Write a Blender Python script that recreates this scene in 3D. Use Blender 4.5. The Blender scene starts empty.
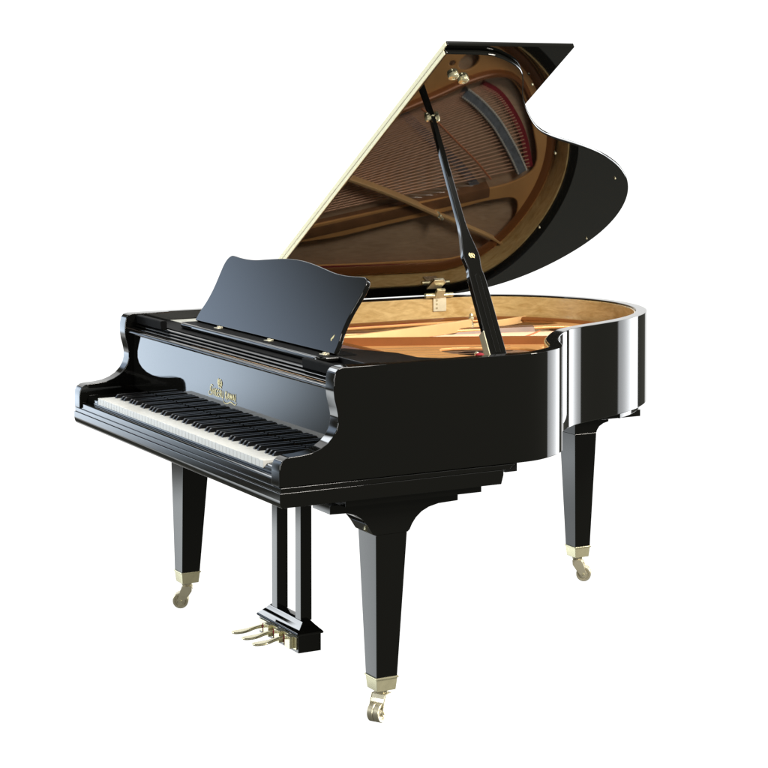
import bpy, bmesh, math, random
from mathutils import Vector, Matrix
random.seed(7)
R = math.radians
scene = bpy.context.scene
COL = scene.collection

# ------------------------------------------------------------------ camera
cd = bpy.data.cameras.new('camera'); cam = bpy.data.objects.new('camera', cd); COL.objects.link(cam)
cam.location = (5.1551, -2.0997, 1.6309)
cam.rotation_euler = (math.pi/2 - 0.0288, 0, 1.0618)
cd.sensor_width = 36; cd.lens = 36*1941.88/768
cd.shift_x = -(404.21-384)/768; cd.shift_y = (161.09-384)/768
cd.clip_start = .05; cd.clip_end = 200
scene.camera = cam

# ------------------------------------------------------------------ studio surroundings (white sweep and soft boxes as an environment)
W = bpy.data.worlds.new('World'); scene.world = W; W.use_nodes = True
nt = W.node_tree; nt.nodes.clear()
def N(t, **k):
    n = nt.nodes.new(t)
    for a, b in k.items(): setattr(n, a, b)
    return n
def math_n(op, a, b=None):
    n = N('ShaderNodeMath', operation=op)
    for i, v in enumerate((a, b)):
        if v is None: continue
        if isinstance(v, (int, float)): n.inputs[i].default_value = v
        else: nt.links.new(v, n.inputs[i])
    return n.outputs[0]
def sstep(v, a, b):                      # 0 below a, 1 above b
    n = N('ShaderNodeMapRange', interpolation_type='SMOOTHSTEP')
    nt.links.new(v, n.inputs[0]); n.inputs[1].default_value = a; n.inputs[2].default_value = b
    return n.outputs[0]
tc = N('ShaderNodeTexCoord'); sp = N('ShaderNodeSeparateXYZ'); nt.links.new(tc.outputs['Generated'], sp.inputs[0])
az = math_n('MULTIPLY', math_n('ARCTAN2', sp.outputs[1], sp.outputs[0]), 180/math.pi)      # -180..180
az = math_n('MODULO', math_n('ADD', az, 360+60), 360)                                        # shifted by +60 so the wrap lies at -60
el = math_n('MULTIPLY', math_n('ARCSINE', sp.outputs[2]), 180/math.pi)
def box(a0, a1, e0, e1, fa=3, fb=None, fe=6, fe2=None):
    fb = fa if fb is None else fb; fe2 = fe if fe2 is None else fe2
    a0 += 60; a1 += 60
    x = math_n('MULTIPLY', sstep(az, a0, a0+fa), math_n('SUBTRACT', 1, sstep(az, a1-fb, a1)))
    y = math_n('MULTIPLY', sstep(el, e0, e0+fe), math_n('SUBTRACT', 1, sstep(el, e1-fe2, e1)))
    return math_n('MULTIPLY', x, y)
LOBES = [  # az0, az1, el0, el1, feather a0, feather a1, feather e0, feather e1, radiance, colour
    (126, 186, -26, 48, 3, 4, 4, 10, 1.15, (1, 1, 1)),            # the white sweep behind the piano
    (182, 203, -15, 14, 4, 4, 4, 8, 1.15, (1, 1, 1)),             # the sweep curling round on the left, off the floor
    (86, 109, -28, 40, 1.5, 1.5, 3, 10, 2.8, (.94, .97, 1)),      # tall soft box behind the tail
    (86, 109.5, -28, 40, 21, 1.5, 3, 10, 7.0, (.96, .98, 1)),     # its hot side
    (196, 208.6, -11, 12, 3, 5.8, 3, 6, 4.3, (.70, .84, 1)),     # soft box on the keyboard side
    (198, 242, -23, -11.2, 4, 32, 3, 1.4, 1.75, (.9, .96, 1)),          # its spill on the floor side
    (201, 209, -23, -11.2, 4, 3.5, 3, 1.4, 1.6, (.95, .99, 1)),
    (208, 244, -14, -3, 3, 30, 2.5, 3, 1.5, (.88, .95, 1)),       # low grey lobe added to brighten the tail leg's top
    (190, 216, 6, 21.8, 4, 12, 6, 7, 2.1, (.60, .76, 1)),         # upper soft box seen in the music desk
    (184, 203, 23, 46, 3, 3, 3, 5, 8.0, (.90, .95, 1)),         # small bright lobe added above it for the lyre cap
    (-60, 300, 50, 88, 2, 2, 8, 4, 1.9, (1, 1, .97)),             # overhead lobe added so bevelled edges catch light
]
acc = None
for a0, a1, e0, e1, fa, fb, fe, fe2, s, c in LOBES:
    v = box(a0, a1, e0, e1, fa, fb, fe, fe2)
    m = N('ShaderNodeVectorMath', operation='SCALE'); m.inputs[0].default_value = tuple(k*s for k in c); nt.links.new(v, m.inputs['Scale'])
    if acc is None: acc = m.outputs[0]
    else:
        ad = N('ShaderNodeVectorMath', operation='ADD'); nt.links.new(acc, ad.inputs[0]); nt.links.new(m.outputs[0], ad.inputs[1]); acc = ad.outputs[0]
ad = N('ShaderNodeVectorMath', operation='ADD'); nt.links.new(acc, ad.inputs[0]); ad.inputs[1].default_value = (.112, .112, .095)
bg = N('ShaderNodeBackground'); nt.links.new(ad.outputs[0], bg.inputs[0]); bg.inputs[1].default_value = 1
wo = N('ShaderNodeOutputWorld'); nt.links.new(bg.outputs[0], wo.inputs[0])
W.cycles.sampling_method = 'MANUAL'; W.cycles.sample_map_resolution = 1024

def area(name, loc, aim, size, size_y, power, colour):
    l = bpy.data.lights.new(name, 'AREA'); l.shape = 'RECTANGLE'; l.size = size; l.size_y = size_y; l.energy = power; l.color = colour
    o = bpy.data.objects.new(name, l); COL.objects.link(o); o.location = loc
    o.rotation_euler = (Vector(aim)-Vector(loc)).to_track_quat('-Z', 'Y').to_euler()
    return o
area('key_light', (3.3, 1.6, 3.8), (-.2, 1.0, .9), 1.2, 1.2, 290, (1, .95, .88))
area('low_key_light', (3.2, 4.3, 2.0), (-.5, 1.0, .9), 1.0, .6, 160, (1, .94, .84))
area('front_light', (-1.6, -4.2, 1.6), (0, .1, .7), 1.6, 1.6, 135, (.93, .97, 1))

area('side_fill_light', (5.3, -.55, .8), (.2, .7, .2), 1.0, .8, 75, (1, .98, .93))  # added fill lamp that brightens the brass cuffs and casters

scene.view_settings.view_transform = 'Standard'; scene.view_settings.look = 'None'
scene.view_settings.exposure = 0; scene.view_settings.gamma = 1
scene.render.engine = 'CYCLES'
scene.cycles.max_bounces = 8; scene.cycles.glossy_bounces = 6

# ------------------------------------------------------------------ materials
def mat(name, col, rough=.4, metal=0, ior=1.5, noise=None, bump=None, coat=0):
    m = bpy.data.materials.new(name); m.use_nodes = True
    t = m.node_tree; b = t.nodes['Principled BSDF']
    b.inputs['Base Color'].default_value = (*col, 1); b.inputs['Roughness'].default_value = rough
    b.inputs['Metallic'].default_value = metal; b.inputs['IOR'].default_value = ior
    b.inputs['Coat Weight'].default_value = coat; b.inputs['Coat Roughness'].default_value = .04
    if noise or bump:
        c = t.nodes.new('ShaderNodeTexCoord')
    if noise:
        sc, amt = noise
        n = t.nodes.new('ShaderNodeTexNoise'); n.inputs['Scale'].default_value = sc; n.inputs['Detail'].default_value = 4
        t.links.new(c.outputs['Object'], n.inputs['Vector'])
        r = t.nodes.new('ShaderNodeValToRGB'); r.color_ramp.elements[0].position = .3; r.color_ramp.elements[1].position = .7
        r.color_ramp.elements[0].color = (*[k*(1-amt) for k in col], 1); r.color_ramp.elements[1].color = (*[min(1, k*(1+amt)) for k in col], 1)
        t.links.new(n.outputs['Fac'], r.inputs[0]); t.links.new(r.outputs[0], b.inputs['Base Color'])
    if bump:
        sc, st = bump
        n = t.nodes.new('ShaderNodeTexNoise'); n.inputs['Scale'].default_value = sc; n.inputs['Detail'].default_value = 2
        t.links.new(c.outputs['Object'], n.inputs['Vector'])
        u = t.nodes.new('ShaderNodeBump'); u.inputs['Strength'].default_value = st; u.inputs['Distance'].default_value = .002
        t.links.new(n.outputs['Fac'], u.inputs['Height']); t.links.new(u.outputs[0], b.inputs['Normal'])
    return m
BLACK = mat('black_lacquer', (.0035, .0035, .003), .035)
BLACKL = mat('black_lacquer_lid', (.0035, .0035, .003), .03, ior=1.72, bump=(2.2, .012))
BLACKK = mat('black_key_satin', (.008, .008, .009), .28)
SATIN = mat('black_satin_wood', (.006, .006, .006), .3, noise=(30, .3))
WHITEK = mat('ivory_key', (.70, .70, .665), .28, noise=(9, .03))
BRASS = mat('polished_brass', (.80, .75, .50), .22, .7, noise=(60, .06))
BRASSD = mat('satin_brass', (.66, .61, .45), .36, .75, noise=(40, .08))
LIDEDGE = mat('brass_hinge_edge', (.93, .87, .58), .4, .25, noise=(80, .05))
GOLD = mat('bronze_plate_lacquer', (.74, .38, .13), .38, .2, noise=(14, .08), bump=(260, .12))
GOLDD = mat('bronze_plate_shaded', (.27, .092, .022), .36, .2, noise=(14, .08), bump=(260, .12))  # plate bronze again, darkened for strut and flange sides that get less light
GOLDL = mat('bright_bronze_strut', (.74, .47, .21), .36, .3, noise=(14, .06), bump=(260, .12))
STEEL = mat('steel_wire', (.55, .5, .45), .3, 1)
COPPER = mat('copper_wound_wire', (.78, .46, .30), .4, .6)
REDF = mat('red_felt', (.26, .012, .022), .9, noise=(200, .3))
GREYB = mat('graphite_bridge', (.17, .19, .21), .55, noise=(60, .3))
PIN = mat('bridge_pin', (.85, .82, .72), .4, .3)
WALNUT = mat('dark_walnut', (.20, .09, .035), .4, noise=(20, .2))
ORANGEF = mat('orange_felt_braid', (.6, .2, .08), .8)
GILT = mat('gilt_inlay', (.80, .70, .36), .35, .35)
RUB = mat('grey_rubber', (.5, .5, .48), .4)

def veneer(name, base, dark, rough, sc=(1, 1, 1), coat=.5):
    m = mat(name, base, rough, coat=coat); t = m.node_tree; b = t.nodes['Principled BSDF']
    c = t.nodes.new('ShaderNodeTexCoord'); mp = t.nodes.new('ShaderNodeMapping'); mp.inputs['Scale'].default_value = sc
    mp.inputs['Rotation'].default_value = (.5, 0, .4)
    t.links.new(c.outputs['Object'], mp.inputs[0])
    n = t.nodes.new('ShaderNodeTexNoise'); n.inputs['Scale'].default_value = 9; n.inputs['Detail'].default_value = 6; n.inputs['Distortion'].default_value = 2.2
    v = t.nodes.new('ShaderNodeTexNoise'); v.inputs['Scale'].default_value = 60; v.inputs['Detail'].default_value = 3
    t.links.new(mp.outputs[0], n.inputs[0]); t.links.new(mp.outputs[0], v.inputs[0])
    mx = t.nodes.new('ShaderNodeMath'); mx.operation = 'MULTIPLY_ADD'; mx.inputs[1].default_value = .35
    t.links.new(v.outputs['Fac'], mx.inputs[0]); t.links.new(n.outputs['Fac'], mx.inputs[2])
    r = t.nodes.new('ShaderNodeValToRGB'); r.color_ramp.elements[0].position = .48; r.color_ramp.elements[1].position = .86
    r.color_ramp.elements[0].color = (*dark, 1); r.color_ramp.elements[1].color = (*base, 1)
    t.links.new(mx.outputs[0], r.inputs[0]); t.links.new(r.outputs[0], b.inputs['Base Color'])
    return m
NOSHEEN = mat('black_no_sheen', (.004, .004, .004), .6, ior=1.12)  # black parts with their reflections taken out so they stay dark
DULL = mat('dull_olive_brass', (.30, .28, .19), .4, .5)
STEELD = mat('dark_wire', (.22, .12, .06), .5, .3)
PALE = mat('pale_painted_reflection', (.62, .62, .56), .35)  # pale colour stands in for the white reflection on the slide
VENEER = veneer('birdseye_maple_veneer', (.76, .55, .24), (.54, .34, .115), .3, (1, 1, 3.5))
BOARD = veneer('spruce_soundboard', (.60, .42, .27), (.47, .32, .19), .4, (6, .8, 1), coat=.3)

# ------------------------------------------------------------------ mesh helpers
def obj(name, bm, m, parent=None, bevel=0, seg=2, angle=30, label=None, skip=None):
    bmesh.ops.remove_doubles(bm, verts=bm.verts, dist=1e-6)
    bmesh.ops.recalc_face_normals(bm, faces=bm.faces)
    if bevel:
        ed = [e for e in bm.edges if len(e.link_faces) == 2 and e.calc_face_angle(0) > R(angle) and not (skip and skip(e))]
        if ed: bmesh.ops.bevel(bm, geom=ed, offset=bevel, segments=seg, affect='EDGES', profile=.5, clamp_overlap=True)
    me = bpy.data.meshes.new(name); bm.to_mesh(me); bm.free()
    for p in me.polygons: p.use_smooth = True
    me.set_sharp_from_angle(angle=R(38))
    ms = m if isinstance(m, (list, tuple)) else [m]
    for k in ms: me.materials.append(k)
    o = bpy.data.objects.new(name, me); COL.objects.link(o); o.parent = parent
    w = o.modifiers.new('normals', 'WEIGHTED_NORMAL'); w.keep_sharp = True; w.weight = 80
    if label: o['label'] = label
    return o
def BM(): return bmesh.new()
def add_box(bm, x0, x1, y0, y1, z0, z1):
    v = [bm.verts.new((x, y, z)) for z in (z0, z1) for x, y in ((x0, y0), (x1, y0), (x1, y1), (x0, y1))]
    for f in ((3, 2, 1, 0), (4, 5, 6, 7), (0, 1, 5, 4), (1, 2, 6, 5), (2, 3, 7, 6), (3, 0, 4, 7)): bm.faces.new([v[i] for i in f])
    return bm
def prism(bm, pts, a, b, f):                       # polygon pts swept from a to b ; f(u,v,w)->xyz
    A = [bm.verts.new(f(u, v, a)) for u, v in pts]; B = [bm.verts.new(f(u, v, b)) for u, v in pts]
    n = len(pts)
    bm.faces.new(A[::-1]); bm.faces.new(B)
    for i in range(n): bm.faces.new((A[i], A[(i+1) % n], B[(i+1) % n], B[i]))
    return bm
def loft(bm, rings, closed=False, caps=True):
    V = [[bm.verts.new(p) for p in r] for r in rings]; n = len(V[0]); m = len(V)
    for i in range(m if closed else m-1):
        a, b = V[i], V[(i+1) % m]
        for j in range(n): bm.faces.new((a[j], a[(j+1) % n], b[(j+1) % n], b[j]))
    if caps and not closed:
        bm.faces.new(V[0][::-1]); bm.faces.new(V[-1])
    return bm
def tube(bm, pts, r, n=8, caps=True):
    pts = [Vector(p) for p in pts]; rings = []
    for i, p in enumerate(pts):
        d = (pts[min(i+1, len(pts)-1)]-pts[max(i-1, 0)]).normalized()
        a = d.cross(Vector((0, 0, 1)));
        if a.length < .05: a = d.cross(Vector((1, 0, 0)))
        a.normalize(); b = d.cross(a); rr = r[i] if isinstance(r, (list, tuple)) else r
        rings.append([p+a*rr*math.cos(t)+b*rr*math.sin(t) for t in [2*math.pi*k/n for k in range(n)]])
    return loft(bm, rings, caps=caps)
def lathe(bm, prof, mtx, n=20):
    rings = [[mtx @ Vector((r*math.cos(t), r*math.sin(t), z)) for t in [2*math.pi*k/n for k in range(n)]] for r, z in prof]
    return loft(bm, rings)
def spline(P, k=8, closed=False):
    P = [Vector(p) for p in P]; out = []; n = len(P)
    for i in range(n if closed else n-1):
        g = lambda j: P[j % n] if closed else P[max(0, min(n-1, j))]
        p0, p1, p2, p3 = g(i-1), g(i), g(i+1), g(i+2)
        t0 = 0; t1 = max(1e-4, (p1-p0).length)**.5; t2 = t1+(p2-p1).length**.5; t3 = t2+max(1e-4, (p3-p2).length)**.5
        if (p1-p0).length < 1e-6: p0 = p1-(p2-p1)*.5; t1 = (p1-p0).length**.5; t2 = t1+(p2-p1).length**.5; t3 = t2+max(1e-4, (p3-p2).length)**.5
        if (p3-p2).length < 1e-6: p3 = p2+(p2-p1)*.5; t3 = t2+(p3-p2).length**.5
        for s in range(k):
            t = t1+(t2-t1)*s/k
            A1 = p0*((t1-t)/(t1-t0))+p1*((t-t0)/(t1-t0)); A2 = p1*((t2-t)/(t2-t1))+p2*((t-t1)/(t2-t1)); A3 = p2*((t3-t)/(t3-t2))+p3*((t-t2)/(t3-t2))
            B1 = A1*((t2-t)/(t2-t0))+A2*((t-t0)/(t2-t0)); B2 = A2*((t3-t)/(t3-t1))+A3*((t-t1)/(t3-t1))
            out.append(B1*((t2-t)/(t2-t1))+B2*((t-t1)/(t2-t1)))
    if not closed: out.append(P[-1].copy())
    return out
def smooth(P, it=2):
    P = list(P)
    for _ in range(it): P = [P[0]]+[(P[i-1]+P[i]*2+P[i+1])/4 for i in range(1, len(P)-1)]+[P[-1]]
    return P
def normals2(P):
    o = []
    for i in range(len(P)):
        t = (P[min(i+1, len(P)-1)]-P[max(i-1, 0)]).normalized(); o.append(Vector((t.y, -t.x)))   # right-hand side = outward when walking treble -> tail -> spine
    return o
def inset(P, d):                                   # offset a 2D outline inwards
    return [p-n*d for p, n in zip(P, normals2(P))]
XYZ = lambda u, v, w: (u, v, w)
YZX = lambda u, v, w: (w, u, v)                    # polygon in y,z swept along x

def curve_plate(name, outer, holes, z0, z1, m, parent, bev=.002):
    c = bpy.data.curves.new(name, 'CURVE'); c.dimensions = '2D'; c.fill_mode = 'BOTH'; c.extrude = (z1-z0)/2-bev; c.bevel_depth = bev; c.bevel_resolution = 1
    c.offset = -bev
    for pts in [outer]+holes:
        s = c.splines.new('POLY'); s.points.add(len(pts)-1); s.use_cyclic_u = True
        for q, p in zip(s.points, pts): q.co = (p[0], p[1], 0, 1)
    t = bpy.data.objects.new(name+'_tmp', c); COL.objects.link(t)
    dg = bpy.context.evaluated_depsgraph_get(); me = bpy.data.meshes.new_from_object(t.evaluated_get(dg))
    bpy.data.objects.remove(t)
    me.name = name; me.materials.clear(); me.materials.append(m)
    for v in me.vertices: v.co.z += (z0+z1)/2
    for p in me.polygons: p.use_smooth = False
    o = bpy.data.objects.new(name, me); COL.objects.link(o); o.parent = parent
    return o

# ------------------------------------------------------------------ the piano
ZT, ZB = .9607, .6675
H = .76
piano = bpy.data.objects.new('grand_piano', None); COL.objects.link(piano)
piano['label'] = 'glossy black grand piano with its lid propped open, brass casters and music desk up'
piano['category'] = 'piano'

curved = spline([(.76, .68), (.7598, .728), (.7545, .770), (.7395, .808), (.7185, .846), (.692, .888), (.655, .919), (.610, .944), (.555, .971), (.495, 1.011), (.434, 1.061), (.375, 1.114), (.332, 1.168), (.297, 1.235), (.269, 1.305), (.243, 1.37), (.213, 1.435), (.177, 1.50), (.130, 1.567), (.068, 1.636), (-.025, 1.708), (-.14, 1.760), (-.28, 1.783), (-.41, 1.765), (-.53, 1.715), (-.63, 1.645), (-.70, 1.56), (-.742, 1.47), (-.76, 1.37), (-.76, 1.30)], 8)
curved = smooth(curved, 30)
RIM = [Vector((.76, .30)), Vector((.76, .50)), Vector((.76, .60)), Vector((.76, .65))]+curved+[Vector((-.76, 1.2)), Vector((-.76, .9)), Vector((-.76, .6)), Vector((-.76, .30))]
def rim_ring(bm, P, o0, o1, z0, z1, b=.002):
    A, B, A1, B1 = inset(P, o0), inset(P, o1), inset(P, o0+b), inset(P, o1-b)
    A2, B2 = inset(P, o0+b*.3), inset(P, o1-b*.3)
    rings = []
    for i in range(len(P)):
        rings.append([(A[i].x, A[i].y, z0+b), (A[i].x, A[i].y, z1-b), (A2[i].x, A2[i].y, z1-b*.3), (A1[i].x, A1[i].y, z1), (B1[i].x, B1[i].y, z1), (B2[i].x, B2[i].y, z1-b*.3), (B[i].x, B[i].y, z1-b), (B[i].x, B[i].y, z0), (A1[i].x, A1[i].y, z0)])
    return loft(bm, rings)
rim = obj('case_rim', rim_ring(BM(), RIM, 0, .036, ZB, ZT), BLACK, piano)
# maple veneer lining: a thin skin on the inside of the rim, clear of the front blocks
VR = [p for p in RIM if p.y >= .30]
VR = [Vector((.76, .58)), Vector((.76, .63))]+[p for p in RIM if p.y > .645 and not (p.x < -.7 and p.y < 1.25)]+[Vector((-.76, 1.1)), Vector((-.76, .8)), Vector((-.76, .50))]
obj('inner_lining', rim_ring(BM(), VR, .0362, .042, .80, ZT-.006, .001), VENEER, piano, label='golden figured maple lining inside the rim')
# lower inner rim seen below the case
LR = [p for p in RIM if p.y > 1.46]
obj('lower_rim', rim_ring(BM(), LR, .022, .06, .646, ZB+.004, .002), BLACK, piano)

# arms with the concave cheek
prof = [(.30, ZT), (.172, ZT), (.160, .957), (.152, .948), (.148, .93), (.147, .905), (.150, .88), (.156, .858), (.160, .838), (.160, .818), (.155, .80), (.145, .784), (.130, .769), (.110, .757), (.085, .7485), (.055, .7445), (.028, .7435), (.012, .741), (.001, .734), (-.005, .722), (-.0065, .705), (-.0065, .668), (.30, .668)]
for s in (1, -1):
    a, b = (.712, H) if s > 0 else (-H, -.712)
    bm = prism(BM(), prof, a, b, YZX)
    bmesh.ops.recalc_face_normals(bm, faces=bm.faces)
    obj('arm', bm, BLACK, piano, bevel=.002, seg=3, angle=25, skip=lambda e: all(v.co.y > .299 for v in e.verts))

# key bed with its two mouldings
poly = [(.0002, .6155), (.650, .6155), (.657, .640), (.657, .6536), (-.0065, .6536), (-.0065, .636), (-.0061, .631), (-.0051, .626), (-.0034, .6215)]
obj('key_bed', prism(BM(), poly, -H-.003, H+.003, YZX), BLACK, piano, bevel=.0016, seg=3, angle=40)
poly = [(-.004, .654), (.676, .654), (.694, .6665), (-.004, .6665)]
obj('base_moulding', prism(BM(), poly, -H-.0015, H+.0015, YZX), BLACK, piano, bevel=.0014, seg=3)
obj('key_slip', prism(BM(), [(.000, .6667), (.000, .682), (.004, .686), (.017, .686), (.017, .6667)], -.711, .711, YZX), BLACK, piano, bevel=.001)
obj('key_slip_rail', prism(BM(), [(.0185, .668), (.0185, .690), (.022, .6945), (.026, .6945), (.029, .690), (.029, .668)], -.66, .66, YZX), BLACK, piano, bevel=.0012)
for s in (1, -1):
    a, b = (.618, .7115) if s > 0 else (-.7115, -.618)
    obj('cheek_block', prism(BM(), [(.020, .668), (.020, .700), (.026, .706), (.174, .712), (.174, .668)], a, b, YZX), BLACK, piano, bevel=.002)

# fallboard standing behind the keys, top roll, tray and desk
obj('fallboard', prism(BM(), [(.176, .722), (.1755, .893), (.180, .898), (.196, .898), (.196, .722)], -.711, .711, YZX), BLACK, piano, bevel=.001)
fall = bpy.data.objects['fallboard']
def roll(y, z, ry, rz, n=14): return [(y+ry*math.cos(2*math.pi*k/n), z+rz*math.sin(2*math.pi*k/n)) for k in range(n)]
obj('fallboard_roll', prism(BM(), roll(.166, .9035, .0115, .0075), -.711, .711, YZX), BLACK, fall)
for y, z in ((.180, .9145), (.190, .9215), (.199, .9285)):
    obj('ledge_bead', prism(BM(), roll(y, z, .008, .003), -.711, .711, YZX), BLACK, piano)
# blocks at both ends of the desk shelf
obj('front_beam', prism(BM(), [(.206, .90), (.206, .934), (.30, .934), (.30, .90)], -.711, .711, YZX), NOSHEEN, piano, bevel=.001)
for s in (1, -1):
    a, b = (.500, .7115) if s > 0 else (-.7115, -.500)
    obj('shelf_end_block', prism(BM(), [(.186, .9295), (.184, .953), (.187, .956), (.200, .956), (.206, .953), (.206, .9295)], a, b, YZX), NOSHEEN, piano, bevel=.0015)
bm = BM(); pl = []
for x0, x1, y0, y1 in [(-.490, .490, .238, .62)]:
    r = .03
    cor = [(x0+r, y0+r, 180), (x1-r, y0+r, 270)]
    pl += [(x0, y1)]+[(x0+r+r*math.cos(R(a)), y0+r+r*math.sin(R(a))) for a in range(180, 271, 15)]+[(x1-r+r*math.cos(R(a)), y0+r+r*math.sin(R(a))) for a in range(270, 361, 15)]+[(x1, y1)]
desk = bpy.data.objects.new('music_desk', None); COL.objects.link(desk); desk.parent = piano
prism(bm, [(x, min(y, .36)) for x, y in pl], .9350, .9515, XYZ)
obj('shelf', bm, BLACK, desk, bevel=.0072, seg=5)
obj('shelf_dark_sheet', add_box(BM(), -.484, .484, .2475, .36, .9513, .9518), NOSHEEN, desk)  # added sheet, keeps the white reflection off the shelf top
DP = [(.478, 0), (.475, .03), (.463, .07), (.461, .115), (.468, .160), (.473, .195), (.468, .216), (.452, .229), (.425, .2305), (.385, .228), (.33, .2265), (.27, .2285), (.20, .236), (.12, .2445), (.05, .2495), (0, .2505)]
DP = smooth(spline(DP, 12), 10)
outline = [(p.x, p.y) for p in DP]+[(-p.x, p.y) for p in DP[-2::-1]]
dv = Vector((0, .11, .196)).normalized(); dn = Vector((0, -dv.z, dv.y))
D0 = Vector((0, .292, .9565))
obj('panel', prism(BM(), outline, 0, -.014, lambda u, v, w: D0+Vector((u, 0, 0))+dv*v+dn*w), BLACK, desk, bevel=.0042, seg=3)
for x in (-.27, .09, .445):
    bm = add_box(BM(), x-.014, x+.014, .270, .2835, .9515, .9535)
    add_box(bm, x-.014, x-.004, .2805, .2885, .9516, .957); add_box(bm, x+.004, x+.014, .2805, .2885, .9516, .957)
    obj('desk_hinge', bm, BRASSD, desk, bevel=.0008)
# back struts and side slides of the desk
for x in (.25, -.25):
    obj('desk_strut', prism(BM(), [(.335, .9525), (.345, .9525), (.372, 1.075), (.362, 1.075)], x-.012, x+.012, YZX), BLACK, desk, bevel=.001)
obj('desk_slide', prism(BM(), [(.33, .402), (.49, .482), (.60, .486), (.716, .60), (.716, .302), (.33, .302)], .930, .9495, XYZ), SATIN, desk, bevel=.002)
obj('desk_slide', prism(BM(), [(-.505, .236), (-.711, .236), (-.711, .60), (-.505, .60)], .920, .9335, XYZ), PALE, desk, bevel=.002, label='slide beside the music desk, its white reflection painted pale')

# ------------------------------------------------------------------ keyboard
kb = obj('keyboard', add_box(BM(), -.617, .617, .034, .30, .667, .686), SATIN, piano, bevel=.001)
kw = 1.222/52
blackpos = {0: 1, 1: 0, 2: 1, 3: 1, 4: 0, 5: 1, 6: 1}   # starting from A: A# yes, B no, C# yes, D# yes, E no, F#, G#
zk = .712
for i in range(52):
    x0 = -.611+i*kw+.0005; x1 = -.611+(i+1)*kw-.0005
    dz = random.uniform(-.0003, .0003)
    n = i % 7
    left = i > 0 and blackpos[(n-1) % 7]; right = blackpos[n] and i < 51
    l = .0068 if left else 0; r = .0068 if right else 0
    P = [(x0, .018), (x1, .018), (x1, .066)]
    if r: P += [(x1-r, .066)]
    P += [(x1-r, .1745), (x0+l, .1745)]
    if l: P += [(x0+l, .066)]
    P += [(x0, .066)]
    Q = []
    for p in P:
        if not Q or (Vector(p)-Vector(Q[-1])).length > 1e-6: Q.append(p)
    if (Vector(Q[0])-Vector(Q[-1])).length < 1e-6: Q.pop()
    obj('white_key', prism(BM(), Q, .692, zk+dz, XYZ), WHITEK, kb, bevel=.0007, seg=2)
for i in range(51):
    if not blackpos[i % 7]: continue
    x = -.611+(i+1)*kw
    pr = [(.0665, zk-.004), (.069, zk+.004), (.0755, zk+.0112), (.079, zk+.0118), (.1745, zk+.0118), (.1745, zk-.004)]
    bm = BM()
    rings = []
    for w, inn in ((-.0055, 0), (.0055, 0)):
        pass
    A = [(x-.0056, y, z) if z < zk else (x-.0045, y, z) for y, z in pr]; B = [(x+.0056, y, z) if z < zk else (x+.0045, y, z) for y, z in pr]
    loft(bm, [A, B])
    obj('black_key', bm, BLACKK, kb, bevel=.001, seg=2)

# gilt lettering on the fallboard
def text_mesh(name, s, size, sx, sy, f, m, parent, ex=.0004):
    c = bpy.data.curves.new(name, 'FONT'); c.body = s; c.size = size; c.align_x = 'CENTER'; c.extrude = ex; c.offset = .0003; c.space_character = 1.0
    t = bpy.data.objects.new(name, c); COL.objects.link(t)
    dg = bpy.context.evaluated_depsgraph_get(); me = bpy.data.meshes.new_from_object(t.evaluated_get(dg)); bpy.data.objects.remove(t)
    me.materials.clear(); me.materials.append(m)
    for v in me.vertices: v.co = f(v.co.x*sx, v.co.y*sy, v.co.z)
    me.name = name; o = bpy.data.objects.new(name, me); COL.objects.link(o); o.parent = parent
    return o
LX, YF = -.012, .1748
ff = lambda cx, cz: (lambda u, v, w: (cx+u, YF-w, cz+v))
def ribbon(bm, pts, w, f, t=.0005):                # flat stroke of varying width in a local plane
    pts = smooth(spline(pts, 6), 1); n = len(pts); L = []; Rr = []
    for i, p in enumerate(pts):
        d = (pts[min(i+1, n-1)]-pts[max(i-1, 0)]).normalized(); q = Vector((-d.y, d.x))
        ww = w*(.35+.65*math.sin(math.pi*i/(n-1)))
        L.append(p+q*ww/2); Rr.append(p-q*ww/2)
    rings = [[f(a.x, a.y, t), f(b.x, b.y, t), f(b.x, b.y, 0), f(a.x, a.y, 0)] for a, b in zip(L, Rr)]
    return loft(bm, rings)
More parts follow.
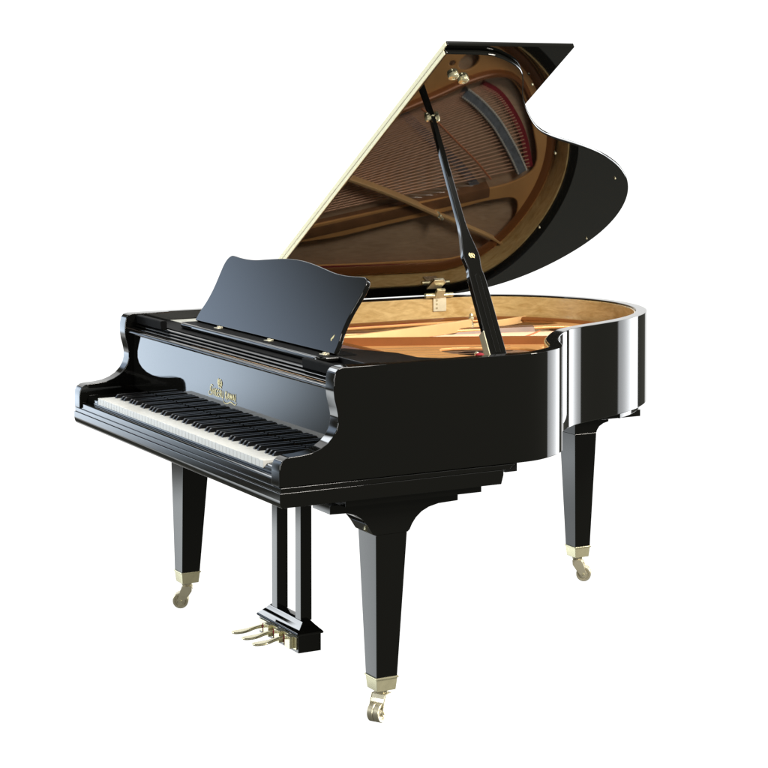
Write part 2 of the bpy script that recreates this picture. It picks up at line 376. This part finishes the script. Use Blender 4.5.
# letters drawn as shaded strokes, slightly ornate capitals with swashes
GL = {  # unit cell: width w, strokes in 0..w x 0..1
 'S': (.62, [[(.56, .84), (.42, .98), (.18, .94), (.10, .74), (.30, .55), (.50, .38), (.48, .12), (.26, .0), (.04, .12)]]),
 'H': (.66, [[(.12, 1), (.13, .5), (.10, 0)], [(.54, 1), (.55, .5), (.56, 0)], [(.02, .50), (.3, .56), (.62, .52)]]),
 'I': (.28, [[(.14, 1), (.15, .5), (.14, 0)], [(.03, .98), (.25, 1)], [(.03, .0), (.25, .02)]]),
 'G': (.68, [[(.60, .82), (.42, .99), (.16, .86), (.07, .5), (.16, .12), (.42, .0), (.60, .14)], [(.60, .44), (.59, .2), (.60, -.04)], [(.42, .44), (.66, .46)]]),
 'E': (.56, [[(.13, 1), (.12, .5), (.13, 0)], [(.08, .98), (.3, .97), (.50, 1)], [(.10, .52), (.3, .53), (.44, .55)], [(.08, .02), (.3, .02), (.52, .05)]]),
 'R': (.64, [[(.13, 1), (.14, .5), (.12, 0)], [(.06, .96), (.38, 1), (.52, .78), (.38, .54), (.14, .50)], [(.28, .50), (.42, .24), (.64, -.04)]]),
 'U': (.66, [[(.10, 1), (.10, .4), (.20, .06), (.40, .02), (.54, .2), (.55, .6), (.56, 1)]]),
 'K': (.66, [[(.13, 1), (.14, .5), (.12, 0)], [(.56, 1), (.36, .66), (.14, .48)], [(.26, .54), (.42, .26), (.64, -.04)]]),
 'A': (.68, [[(.04, 0), (.20, .5), (.36, 1.02)], [(.34, 1.0), (.50, .5), (.62, 0)], [(.14, .36), (.34, .34), (.54, .38)]]),
 'W': (.88, [[(.04, 1), (.14, .5), (.24, 0)], [(.24, 0), (.34, .5), (.44, .94)], [(.44, .94), (.54, .5), (.62, 0)], [(.62, 0), (.74, .5), (.84, 1.02)]]),
}
def lettering(name, s, cx, cz, h, sx, mk, parent, w=.14):
    tot = sum((GL[c][0]+.10) if c != ' ' else .42 for c in s)
    x = -tot/2; bm = BM()
    for i, c in enumerate(s):
        if c == ' ': x += .42; continue
        big = 1.22 if (i == 0 or s[i-1] == ' ') else 1
        for st in GL[c][1]:
            ribbon(bm, [((x+px)*h*sx, (py*big-(big-1)*.4)*h) for px, py in st], w*h, ff(cx, cz))
        x += GL[c][0]+.10
    for P in ([(-tot*.5, .55), (-tot*.5-.35, .25), (-tot*.5-.22, -.12), (-tot*.5+.2, -.1)], [(-.2, -.15), (.6, -.62), (1.8, -.5), (2.6, -.22), (tot*.5-.3, -.45), (tot*.5+.15, -.1)], [(-tot*.5+.2, 1.3), (-tot*.5+.7, 1.42), (-tot*.5+1.1, 1.2)]):
        ribbon(bm, [(a*h*sx, b*h) for a, b in P], w*.7*h, ff(cx, cz))
    return obj(name, bm, mk, parent, label='gold lettering reading SHIGERU KAWAI')
lettering('maker_name', 'SHIGERU KAWAI', .0, .782, .0205, 1.02, GILT, fall, w=.19)
def emblem(name, f, s, m, parent, w=.14):
    bm = BM()
    for P in ([(.55, .9), (.2, 1.0), (-.2, .8), (.05, .5), (.35, .25), (.1, -.05), (-.35, .1)], [(-.35, 1.0), (-.45, .4), (-.3, -.2)], [(.45, .75), (-.05, .45), (-.3, .3)], [(-.05, .45), (.3, .05), (.6, -.2)], [(-.6, .2), (-.62, .7), (-.35, 1.15)], [(.6, .1), (.7, .5), (.5, .95)]):
        ribbon(bm, [(a*s, b*s) for a, b in P], w*s, f)
    return obj(name, bm, m, parent)
emblem('monogram', ff(-.022, .812), .021, GILT, fall, .2)
D1 = D0+Vector((.428, 0, .0))+dv*.035
bm = BM()
for P in ([(-.2, 0), (0, .5), (.5, 1.0)], [(-.1, .1), (.35, .4), (.5, 1.0)], [(-.5, .35), (-.1, .1), (.3, -.1)]): ribbon(bm, [(a*.010, b*.017) for a, b in P], .0035, lambda u, v, w: D1+Vector((u, 0, 0))+dv*v+dn*(w+.0002))
obj('leaf_mark', bm, GILT, desk)

# ------------------------------------------------------------------ iron plate, soundboard, strings
INN = [p for p in inset(RIM, .0425)]
half = [p for p in INN if p.y >= .3]
def tup(L): return [(p[0], p[1]) for p in L]
sb = curve_plate('soundboard', tup([p for p in inset(RIM, .044) if p.y >= .30]), [], .835, .845, BOARD, piano, .001)
outer = tup([p for p in inset(RIM, .0435) if p.y >= .302])
inner_curve = inset(RIM, .0435)
def rimpt(y0, y1, d, tail=False):                    # treble-side run of the rim, from y0 to y1, offset d
    L = [q for q, p in zip(inset(RIM, d), RIM) if p.x > -.28 and y0 < p.y < y1]
    return tup(L)
main_hole = tup(spline([(-.235, .68), (-.13, .96), (-.03, 1.195), (.035, 1.33), (.052, 1.41), (.035, 1.475), (-.03, 1.54), (-.15, 1.615), (-.30, 1.665), (-.355, 1.60), (-.40, 1.40), (-.455, 1.10), (-.515, .80), (-.545, .66), (-.38, .64)], 5, True))
bass_hole = tup(spline([(-.60, .72), (-.555, .95), (-.51, 1.15), (-.47, 1.35), (-.43, 1.52), (-.43, 1.62), (-.50, 1.64), (-.59, 1.58), (-.655, 1.46), (-.668, 1.2), (-.668, .9), (-.66, .72)], 5, True))
treble_hole = tup(spline([(-.03, .93), (.07, 1.15), (.16, 1.16), (.24, 1.07), (.33, 1.0), (.20, .94), (.06, .89)], 5, True))
def disc(x, y, rx, ry, a=0, n=20): return [(x+rx*math.cos(t)*math.cos(a)-ry*math.sin(t)*math.sin(a), y+rx*math.cos(t)*math.sin(a)+ry*math.sin(t)*math.cos(a)) for t in [2*math.pi*k/n for k in range(n)]]
holes = [main_hole, bass_hole, treble_hole, disc(.105, 1.285, .030, .040, -.5), disc(.098, 1.222, .010, .012)]
plate = curve_plate('iron_plate', outer, holes, .868, .877, GOLD, piano, .003)
plate['label'] = 'bronze coloured cast iron plate'
def ridge(name, pts, w, z0, z1, m, parent, taper=None):
    pts = spline(pts, 8); n = len(pts); rings = []
    for i, p in enumerate(pts):
        d = (pts[min(i+1, n-1)]-pts[max(i-1, 0)]).normalized(); q = Vector((-d.y, d.x)); ww = w/2
        h = z1 if taper is None else taper(i/(n-1), z1)
        a, b = p+q*ww, p-q*ww; a2, b2 = p+q*ww*.62, p-q*ww*.62; a3, b3 = p+q*ww*.35, p-q*ww*.35
        rings.append([(a.x, a.y, z0), (a2.x, a2.y, h-.003), (a3.x, a3.y, h), (b3.x, b3.y, h), (b2.x, b2.y, h-.003), (b.x, b.y, z0)])
    return obj(name, loft(BM(), rings), m, parent)
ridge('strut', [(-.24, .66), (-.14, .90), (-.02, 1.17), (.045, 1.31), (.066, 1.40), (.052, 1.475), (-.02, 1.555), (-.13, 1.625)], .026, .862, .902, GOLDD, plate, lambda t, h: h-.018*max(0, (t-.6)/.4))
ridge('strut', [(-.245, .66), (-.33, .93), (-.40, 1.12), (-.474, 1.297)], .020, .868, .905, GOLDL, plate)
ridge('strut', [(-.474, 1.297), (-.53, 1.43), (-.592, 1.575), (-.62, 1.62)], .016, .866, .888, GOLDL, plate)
ridge('strut', [(-.575, .64), (-.545, .80), (-.483, 1.10), (-.435, 1.33), (-.40, 1.50)], .062, .850, .8805, WALNUT, plate)
# flange round the tail and along the spine
fl = [p for p in inset(RIM, .062) if p.y > .62]
rings = []
for a, b, c, d in zip(inset(RIM, .048), inset(RIM, .056), inset(RIM, .072), inset(RIM, .084)):
    if a.y < .62: continue
    rings.append([(a.x, a.y, .8772), (b.x, b.y, .886), (c.x, c.y, .886), (d.x, d.y, .8772)])
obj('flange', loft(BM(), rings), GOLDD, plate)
# nose bolts
def nose_bolt(x, y, z, s=1):
    obj('nose_bolt', lathe(BM(), [(.011, 0), (.011, .02), (.006, .024), (.006, .032), (.0095, .036), (.010, .042), (.006, .048), (.0075, .052), (.0055, .058), (.001, .060)], Matrix.Translation((x, y, z)) @ Matrix.Scale(s, 4)), BRASS, plate)
nose_bolt(-.476, 1.303, .868, .95); nose_bolt(.45, .762, .877, .9)
obj('felt_pad', lathe(BM(), [(.012, 0), (.014, .006), (.012, .022), (.003, .026)], Matrix.Translation((.478, .755, .905))), REDF, plate)
# pin block field with tuning pins in front
ridge('strut', [(-.70, .60), (-.35, .645), (0, .655), (.35, .64), (.66, .60)], .05, .872, .896, GOLDD, plate)
obj('capo_bar', prism(BM(), [(.36, .52), (.66, .55), (.64, .70), (.52, .70), (.40, .60)], .878, .925, XYZ), GOLD, plate, bevel=.008)
# red felt over the hitch pins and along the spine
def strip(name, pts, w, z0, z1, m, parent=piano, k=8):
    pts = smooth(spline(pts, k), 2); n = len(pts); rings = []
    for i, p in enumerate(pts):
        d = (pts[min(i+1, n-1)]-pts[max(i-1, 0)]).normalized(); q = Vector((-d.y, d.x)); a, b = p+q*w/2, p-q*w/2
        rings.append([(a.x, a.y, z0), (a.x, a.y, z1), (b.x, b.y, z1), (b.x, b.y, z0)])
    return obj(name, loft(BM(), rings), m, parent)
strip('hitch_felt', [(.012, 1.375), (-.02, 1.445), (-.085, 1.515), (-.18, 1.59), (-.31, 1.655)], .026, .846, .861, REDF)
strip('spine_felt', [(-.672, .60), (-.674, .90), (-.678, 1.15), (-.675, 1.46), (-.62, 1.58)], .007, .8771, .8782, REDF)
bridge = strip('bass_bridge', [(-.015, 1.305), (-.045, 1.355), (-.082, 1.405), (-.13, 1.46), (-.19, 1.515), (-.255, 1.57), (-.325, 1.622)], .034, .846, .8715, GREYB)
bp = smooth(spline([(-.015, 1.305), (-.045, 1.355), (-.082, 1.405), (-.13, 1.46), (-.19, 1.515), (-.255, 1.57), (-.325, 1.622)], 8), 2)
for off in (-.0165, .0165):
    bm = BM(); L = []
    for i in range(len(bp)):
        d = (bp[min(i+1, len(bp)-1)]-bp[max(i-1, 0)]).normalized(); L.append(bp[i]+Vector((-d.y, d.x))*off)
    tot = 0; step = .0105; nxt = 0
    for i in range(len(L)-1):
        s = (L[i+1]-L[i]).length
        while nxt <= tot+s:
            p = L[i]+(L[i+1]-L[i])*((nxt-tot)/s); add_box(bm, p.x-.0028, p.x+.0028, p.y-.0028, p.y+.0028, .8700, .8750); nxt += step
        tot += s
    o = obj('pin_row', bm, PIN, bridge); o['kind'] = 'stuff'
strip('bridge_cap_edge', [(p.x, p.y) for p in [q+Vector((.0135, .0135)) for q in bp]], .0035, .8714, .8726, PIN, bridge, 2)
strip('tenor_bridge', [(-.06, 1.02), (-.101, 1.095), (-.209, 1.239), (-.308, 1.373), (-.40, 1.47)], .030, .8455, .853, GREYB)
obj('listing_braid', tube(BM(), [(p.x, p.y, .8665) for p in spline([(-.075, 1.15), (-.118, 1.214), (-.205, 1.325), (-.278, 1.419), (-.352, 1.50)], 6)], .0028), ORANGEF, piano)
# strings: parts of their own
def string(a, b, r, m):
    obj('string', tube(BM(), [a, b], r, 5), m, piano)
NB = 34
hp = spline([(.012, 1.372), (-.02, 1.442), (-.085, 1.512), (-.18, 1.587), (-.305, 1.652)], 8)
for i in range(NB):
    t = i/(NB-1); e = hp[min(len(hp)-1, int(t*(len(hp)-1)))].lerp(hp[min(len(hp)-1, int(t*(len(hp)-1))+1)], (t*(len(hp)-1)) % 1)
    s = Vector((-.27-.235*t, .66))
    string((s.x, s.y, .8675), (e.x, e.y, .8635), .0013+.0006*t, COPPER)
for i in range(30):
    t = i/29
    string((-.245-.24*t*.6, .66, .8585), (-.02-.62*t*.0-.14*t-.30*t, 1.18+.36*t, .855), .0009, STEEL)
for i in range(12):
    t = i/11
    string((-.12+.66*t, .66, .8805), (.05+.52*t-.02, 1.14-.32*t, .8795), .0006, STEELD)

# ------------------------------------------------------------------ lid
TH = .5611; c_, s_ = math.cos(TH), math.sin(TH)
lid = bpy.data.objects.new('lid', None); COL.objects.link(lid); lid.parent = piano; lid.location = (-.76, 0, ZT); lid.rotation_euler = (0, -TH, 0)
# in lid space: x = distance from the hinge, y along the case, z up out of the lid
off = .007
LO = [(p-n*-off) for p, n in zip(RIM, normals2(RIM))]
LO = [p for p in LO if p.y > .6126]
lp = [(1.527, .6126), (1.527, .66)]+[(p.x+.76, p.y) for p in LO if p.y > .68 and not (p.x < -.74 and p.y < 1.25)]+[(0.0, 1.2), (0.0, .6126)]
lid_board = obj('lid_board', prism(BM(), [(max(x, 0.0), y) for x, y in lp], .0005, .0145, XYZ), BLACKL, lid, bevel=.0045, seg=4, angle=40)
flap = obj('front_flap', prism(BM(), [(.0, .6126), (1.545, .6126), (1.545, 1.035), (.0, 1.035)], .0165, .0305, XYZ), BLACKL, lid, bevel=.0025, seg=3)
for z0, z1 in ((.0008, .0140), (.0170, .0300)):
    bm = add_box(BM(), .01, 1.521 if z0 < .01 else 1.541, .6102, .6129, z0, z1)
    obj('hinge_strip', bm, LIDEDGE, lid, bevel=.0012)
obj('hinge_pin', tube(BM(), [(.01, .6112, .0155), (1.525, .6112, .0155)], .0017, 10), BRASSD, lid)
def stud(u, v, r, nm='lid_bumper', m=None):
    obj(nm, lathe(BM(), [(r, 0), (r, -.003), (r*.7, -.0055), (r*.1, -.0065)], Matrix.Translation((u, v, .0004)), 12), m or RUB, lid)
for a, b in [(.615, .977), (.218, 1.281), (.05, 1.611), (-.37, 1.743), (-.274, 1.494)]: stud(a+.76, b, .0036, m=DULL)
# prop sockets: brass cups
for u, v in ((1.421, .687), (1.402, .729)):
    obj('prop_socket', lathe(BM(), [(.016, 0), (.0165, -.004), (.0155, -.010), (.011, -.013), (.006, -.0135), (.004, -.011), (.001, -.0105)], Matrix.Translation((u, v, .0004)), 24), BRASS, lid)
# lid hinge at the spine
lh = obj('lid_hinge', prism(BM(), [(.058, 1.262), (.058, 1.318), (.105, 1.318), (.108, 1.312), (.125, 1.30), (.125, 1.262)], -.0035, -.0002, XYZ), BRASSD, lid, bevel=.0008)
case_h = obj('case_hinge', add_box(BM(), -.7176, -.7135, 1.292, 1.345, .908, .958), BRASSD, piano, bevel=.001)
obj('knuckle', tube(BM(), [(-.706, 1.255, .9665), (-.706, 1.365, .9665)], .0085, 14), BRASS, case_h)
obj('knuckle_arm', prism(BM(), [(-.718, .957), (-.700, .957), (-.684, .985), (-.690, .992), (-.706, .975)], 1.292, 1.325, lambda u, v, w: (u, w, v)), BRASS, case_h, bevel=.001)
for z in (.92, .934, .947):
    obj('hinge_screw', tube(BM(), [(-.7136, 1.306, z), (-.7125, 1.306, z)], .004, 10), BRASS, case_h)

# ------------------------------------------------------------------ prop stick
B = Vector((.706, .676, .938)); T = Vector((.252, .729, 1.5955)); ax = (T-B); Lp = ax.length; ax.normalize()
side = Vector((0, 1, 0)); side = (side-ax*side.dot(ax)).normalized(); nn = side.cross(ax).normalized()
if nn.x < 0: nn = -nn
pf = lambda u, v, w: B+side*v+ax*u+nn*w
hw = [(0, .0265), (.10, .0265), (.20, .0260), (.262, .0250), (.285, .0215), (.305, .0235), (.325, .0262), (.345, .0240), (.37, .0195), (.40, .0145), (.43, .0112), (.50, .0100), (.60, .0090), (.70, .0080), (.76, .0072), (Lp, .0068)]
hw = smooth(spline(hw, 5), 2)
outl = [(p.x, p.y) for p in hw]+[(p.x, -p.y) for p in hw[::-1]]
stick = obj('prop_stick', prism(BM(), outl, -.009, .009, pf), BLACK, piano, bevel=.0022, seg=3, angle=50)
obj('short_prop', prism(BM(), [(.02, -.008), (.262, -.0078), (.268, 0), (.262, .0078), (.02, .008)], .0092, .0108, pf), BLACK, stick, bevel=.0007, seg=2)
obj('prop_groove', prism(BM(), [(.02, -.0128), (.275, -.0122), (.275, -.0112), (.02, -.0118)], .0091, .0097, pf), BLACK, stick)
obj('prop_groove', prism(BM(), [(.02, .0128), (.275, .0122), (.275, .0112), (.02, .0118)], .0091, .0097, pf), BLACK, stick)
emblem('prop_monogram', lambda u, v, w: B+ax*(.322+v)+side*u+nn*(.0091+w), .0125, GILT, stick, .15)
mt = Matrix.Translation(T-ax*.004) @ side.to_track_quat('Z', 'Y').to_matrix().to_4x4()
obj('collar', lathe(BM(), [(.002, -.023), (.009, -.021), (.0115, -.016), (.0085, -.011), (.006, -.010), (.006, .010), (.0085, .011), (.0115, .016), (.009, .021), (.002, .023)], mt), BRASS, stick)
obj('prop_tip', lathe(BM(), [(.008, -.004), (.0095, 0), (.008, .006), (.003, .011)], Matrix.Translation(T-ax*.001) @ ax.to_track_quat('Z', 'Y').to_matrix().to_4x4()), BRASS, stick)
obj('prop_bracket', prism(BM(), [(-.006, -.0300), (.088, -.0300), (.088, -.0272), (-.006, -.0272)], -.016, .012, pf), DULL, stick, bevel=.0008)
obj('prop_base', add_box(BM(), .688, .7185, .635, .715, .90, .9495), BLACK, stick, bevel=.002)

# ------------------------------------------------------------------ legs
def sq(cx, cy, wx, wy, z): return [(cx-wx, cy-wy, z), (cx+wx, cy-wy, z), (cx+wx, cy+wy, z), (cx-wx, cy+wy, z)]
def caster(cx, cy, zt, ang, parent):
    d = Vector((math.cos(R(ang)), math.sin(R(ang)), 0)); a = Vector((-d.y, d.x, 0)); c = Vector((cx, cy, 0)); rw = .0255
    wc = c+d*.021+Vector((0, 0, rw))
    M = lambda o: Matrix.Translation(o)
    # swivel neck
    obj('swivel', lathe(BM(), [(.017, zt-.010), (.019, zt-.006), (.019, zt+.001), (.015, zt+.002)], M(c)), BRASSD, parent)
    # horn: two side cheeks and a crown
    pts = [(-.017, zt-.010), (.014, zt-.010), (.021, zt-.022), (.030, rw+.006), (.029, rw-.008), (.020, rw-.012), (.010, rw-.004), (-.004, rw+.014), (-.016, zt-.026)]
    for s in (-1, 1):
        obj('horn', prism(BM(), pts, s*.0225, s*.0190, lambda u, v, w: c+d*u+a*w+Vector((0, 0, v))), BRASSD, parent, bevel=.001)
    obj('horn_crown', prism(BM(), [(-.0165, zt-.0105), (.0135, zt-.0105), (.019, zt-.0215), (.010, zt-.0225), (-.0155, zt-.0225)], -.0188, .0188, lambda u, v, w: c+d*u+a*w+Vector((0, 0, v))), BRASSD, parent, bevel=.001)
    for s in (-1, 1):
        mx = Matrix.Translation(wc+a*(s*.0092)) @ a.to_track_quat('Z', 'Y').to_matrix().to_4x4()
        obj('wheel', lathe(BM(), [(.003, -.0092), (.0085, -.0092), (.0105, -.0060), (.0165, -.0060), (.0185, -.0086), (rw-.0015, -.0086), (rw, -.007), (rw, .007), (rw-.0015, .0086), (.0185, .0086), (.0165, .0060), (.0105, .0060), (.0085, .0092), (.003, .0092)], mx, 36), BRASSD, parent)
    obj('axle', tube(BM(), [wc-a*.0245, wc+a*.0245], .0042, 12), BRASS, parent)
def leg(cx, cy, tx, ty, wt, wb, ztop, ang):
    L = obj('leg', loft(BM(), [sq(cx, cy, wb, wb, .118), sq(tx, ty, wt, wt*.93, ztop)]), BLACK, piano, bevel=.0016, seg=2)
    obj('cuff', loft(BM(), [sq(cx, cy, wb-.003, wb-.003, .084), sq(cx, cy, wb+.0005, wb+.0005, .117)]), BRASS, L, bevel=.0012)
    obj('cuff_lip', loft(BM(), [sq(cx, cy, wb+.003, wb+.003, .117), sq(cx, cy, wb+.0032, wb+.0032, .1215)]), BRASS, L, bevel=.001)
    caster(cx, cy, .083, ang, L)
    return L
def head(L, xs, x0, x1, ya=0):
    P = [(.165, .5955), (.165, .572), (.215, .5705), (.243, .562), (.262, .548), (.276, .531), (.287, .514), (.2925, .506), (.302, .5035), (.395, .5035), (.402, .509), (.409, .523), (.421, .539), (.438, .553), (.460, .563), (.490, .5695), (.55, .5715), (.55, .5955)]
    obj('leg_head', prism(BM(), P, x0, x1, YZX), BLACK, L, bevel=.0012, angle=40)
L1 = leg(.6607, .339, .6525, .347, .0503, .031, .5035, -60); head(L1, 1, .602, .703)
Lb = obj('leg_plate', add_box(BM(), .56, .742, .19, .60, .5958, .6152), BLACK, L1, bevel=.001)
L2 = leg(-.6607, .339, -.6525, .347, .0503, .031, .5035, -118); head(L2, -1, -.703, -.602)
obj('leg_plate', add_box(BM(), -.742, -.56, .19, .60, .5958, .6152), BLACK, L2, bevel=.001)
L3 = leg(-.3429, 1.6509, -.345, 1.652, .0475, .030, .512, 52)
def flare(L, cx, cy):
    rings = []
    for t, zz in ((0, .512), (.15, .520), (.4, .532), (.7, .541), (1, .546)):
        g = .05*t**1.6
        rings.append([(cx-.0475, cy-.0445, zz), (cx+.0475, cy-.0445, zz), (cx+.0475, cy+.0445+g, zz), (cx-.0475, cy+.0445+g, zz)])
    rings.append([(cx-.0475, cy-.060, .565), (cx+.0475, cy-.060, .565), (cx+.0475, cy+.0945, .565), (cx-.0475, cy+.0945, .565)])
    obj('leg_head', loft(BM(), rings), BLACK, L, bevel=.001, angle=45)
flare(L3, -.345, 1.652)
obj('leg_plate', add_box(BM(), -.46, -.235, 1.45, 1.835, .566, .590), BLACK, L3, bevel=.0015)
# belly beams under the soundboard
for x0, y0, x1, y1 in ((-.345, 1.50, .30, .62), (-.345, 1.50, -.60, .62), (-.345, 1.50, -.15, .62)):
    d = Vector((x1-x0, y1-y0)).normalized(); q = Vector((-d.y, d.x))*.03; a = Vector((x0, y0)); b = Vector((x1, y1))
    obj('belly_beam', prism(BM(), [tuple(a+q), tuple(a-q), tuple(b-q), tuple(b+q)], .60, .70, XYZ), SATIN, piano, bevel=.002)
obj('belly_block', prism(BM(), [(-.46, 1.46), (-.20, 1.46), (-.20, 1.72), (-.46, 1.72)], .5905, .66, XYZ), BLACK, piano, bevel=.002)
obj('belly_beam', add_box(BM(), -.70, .70, .70, .74, .632, .70), SATIN, piano, bevel=.002)

# ------------------------------------------------------------------ pedal lyre
lyre = obj('pedal_lyre', add_box(BM(), -.134, .134, .3515, .4250, .043, .094), BLACK, piano, bevel=.0015)
rings = []
for z, g in ((.0945, .004), (.0970, .006), (.0995, .0055), (.1025, .0035), (.110, -.0045), (.118, -.0125), (.126, -.0195), (.1325, -.0255)):
    rings.append([(-.134-g, .3515-g*1.15, z), (.134+g, .3515-g*1.15, z), (.134+g, .4250+g, z), (-.134-g, .4250+g, z)])
obj('lyre_cap', loft(BM(), rings), BLACK, lyre, bevel=.0006, angle=60)
for s in (-1, 1):
    a, b = sorted((s*.062, s*.0985))
    obj('lyre_post', add_box(BM(), a, b, .3765, .4125, .1260, .6153), BLACK, lyre, bevel=.0012)
obj('lyre_top', add_box(BM(), -.13, .13, .35, .44, .603, .6152), BLACK, lyre, bevel=.001)
obj('pedal_plate', add_box(BM(), -.126, .126, .3478, .3513, .052, .088), BRASS, lyre, bevel=.0008)
for x in (-.080, -.006, .066):
    obj('pedal_block', add_box(BM(), x+.0115, x+.046, .334, .3476, .054, .0885), BRASS, lyre, bevel=.0012)
    obj('pedal_felt', add_box(BM(), x+.0070, x+.0113, .333, .3477, .058, .0870), REDF, lyre, bevel=.0005)
    path = [(.352, .0755, .0062, .0048), (.335, .0757, .0064, .0046), (.318, .0748, .0072, .0044), (.302, .0725, .0095, .0042), (.288, .0698, .0130, .0040), (.274, .0685, .0158, .0040), (.260, .0682, .0168, .0038), (.249, .0684, .0160, .0036), (.242, .0686, .0130, .0032), (.2385, .0687, .008, .0025), (.237, .0687, .003, .0012)]
    pp = spline([Vector(q) for q in path], 3); rings = []
    for q in pp:
        y, z, w, h = q
        rings.append([(x+w*math.copysign(abs(math.cos(t))**.6, math.cos(t)), y, z+h*math.copysign(abs(math.sin(t))**.6, math.sin(t))) for t in [2*math.pi*k/14 for k in range(14)]])
    obj('pedal', loft(BM(), rings), BRASS, lyre)
# small knobs hanging under the key bed
for x, y in ((.62, .06), (.65, .13)): obj('bed_knob', lathe(BM(), [(.006, .6158), (.007, .610), (.005, .606), (.001, .605)], Matrix.Translation((x, y, 0)), 12), SATIN, piano)
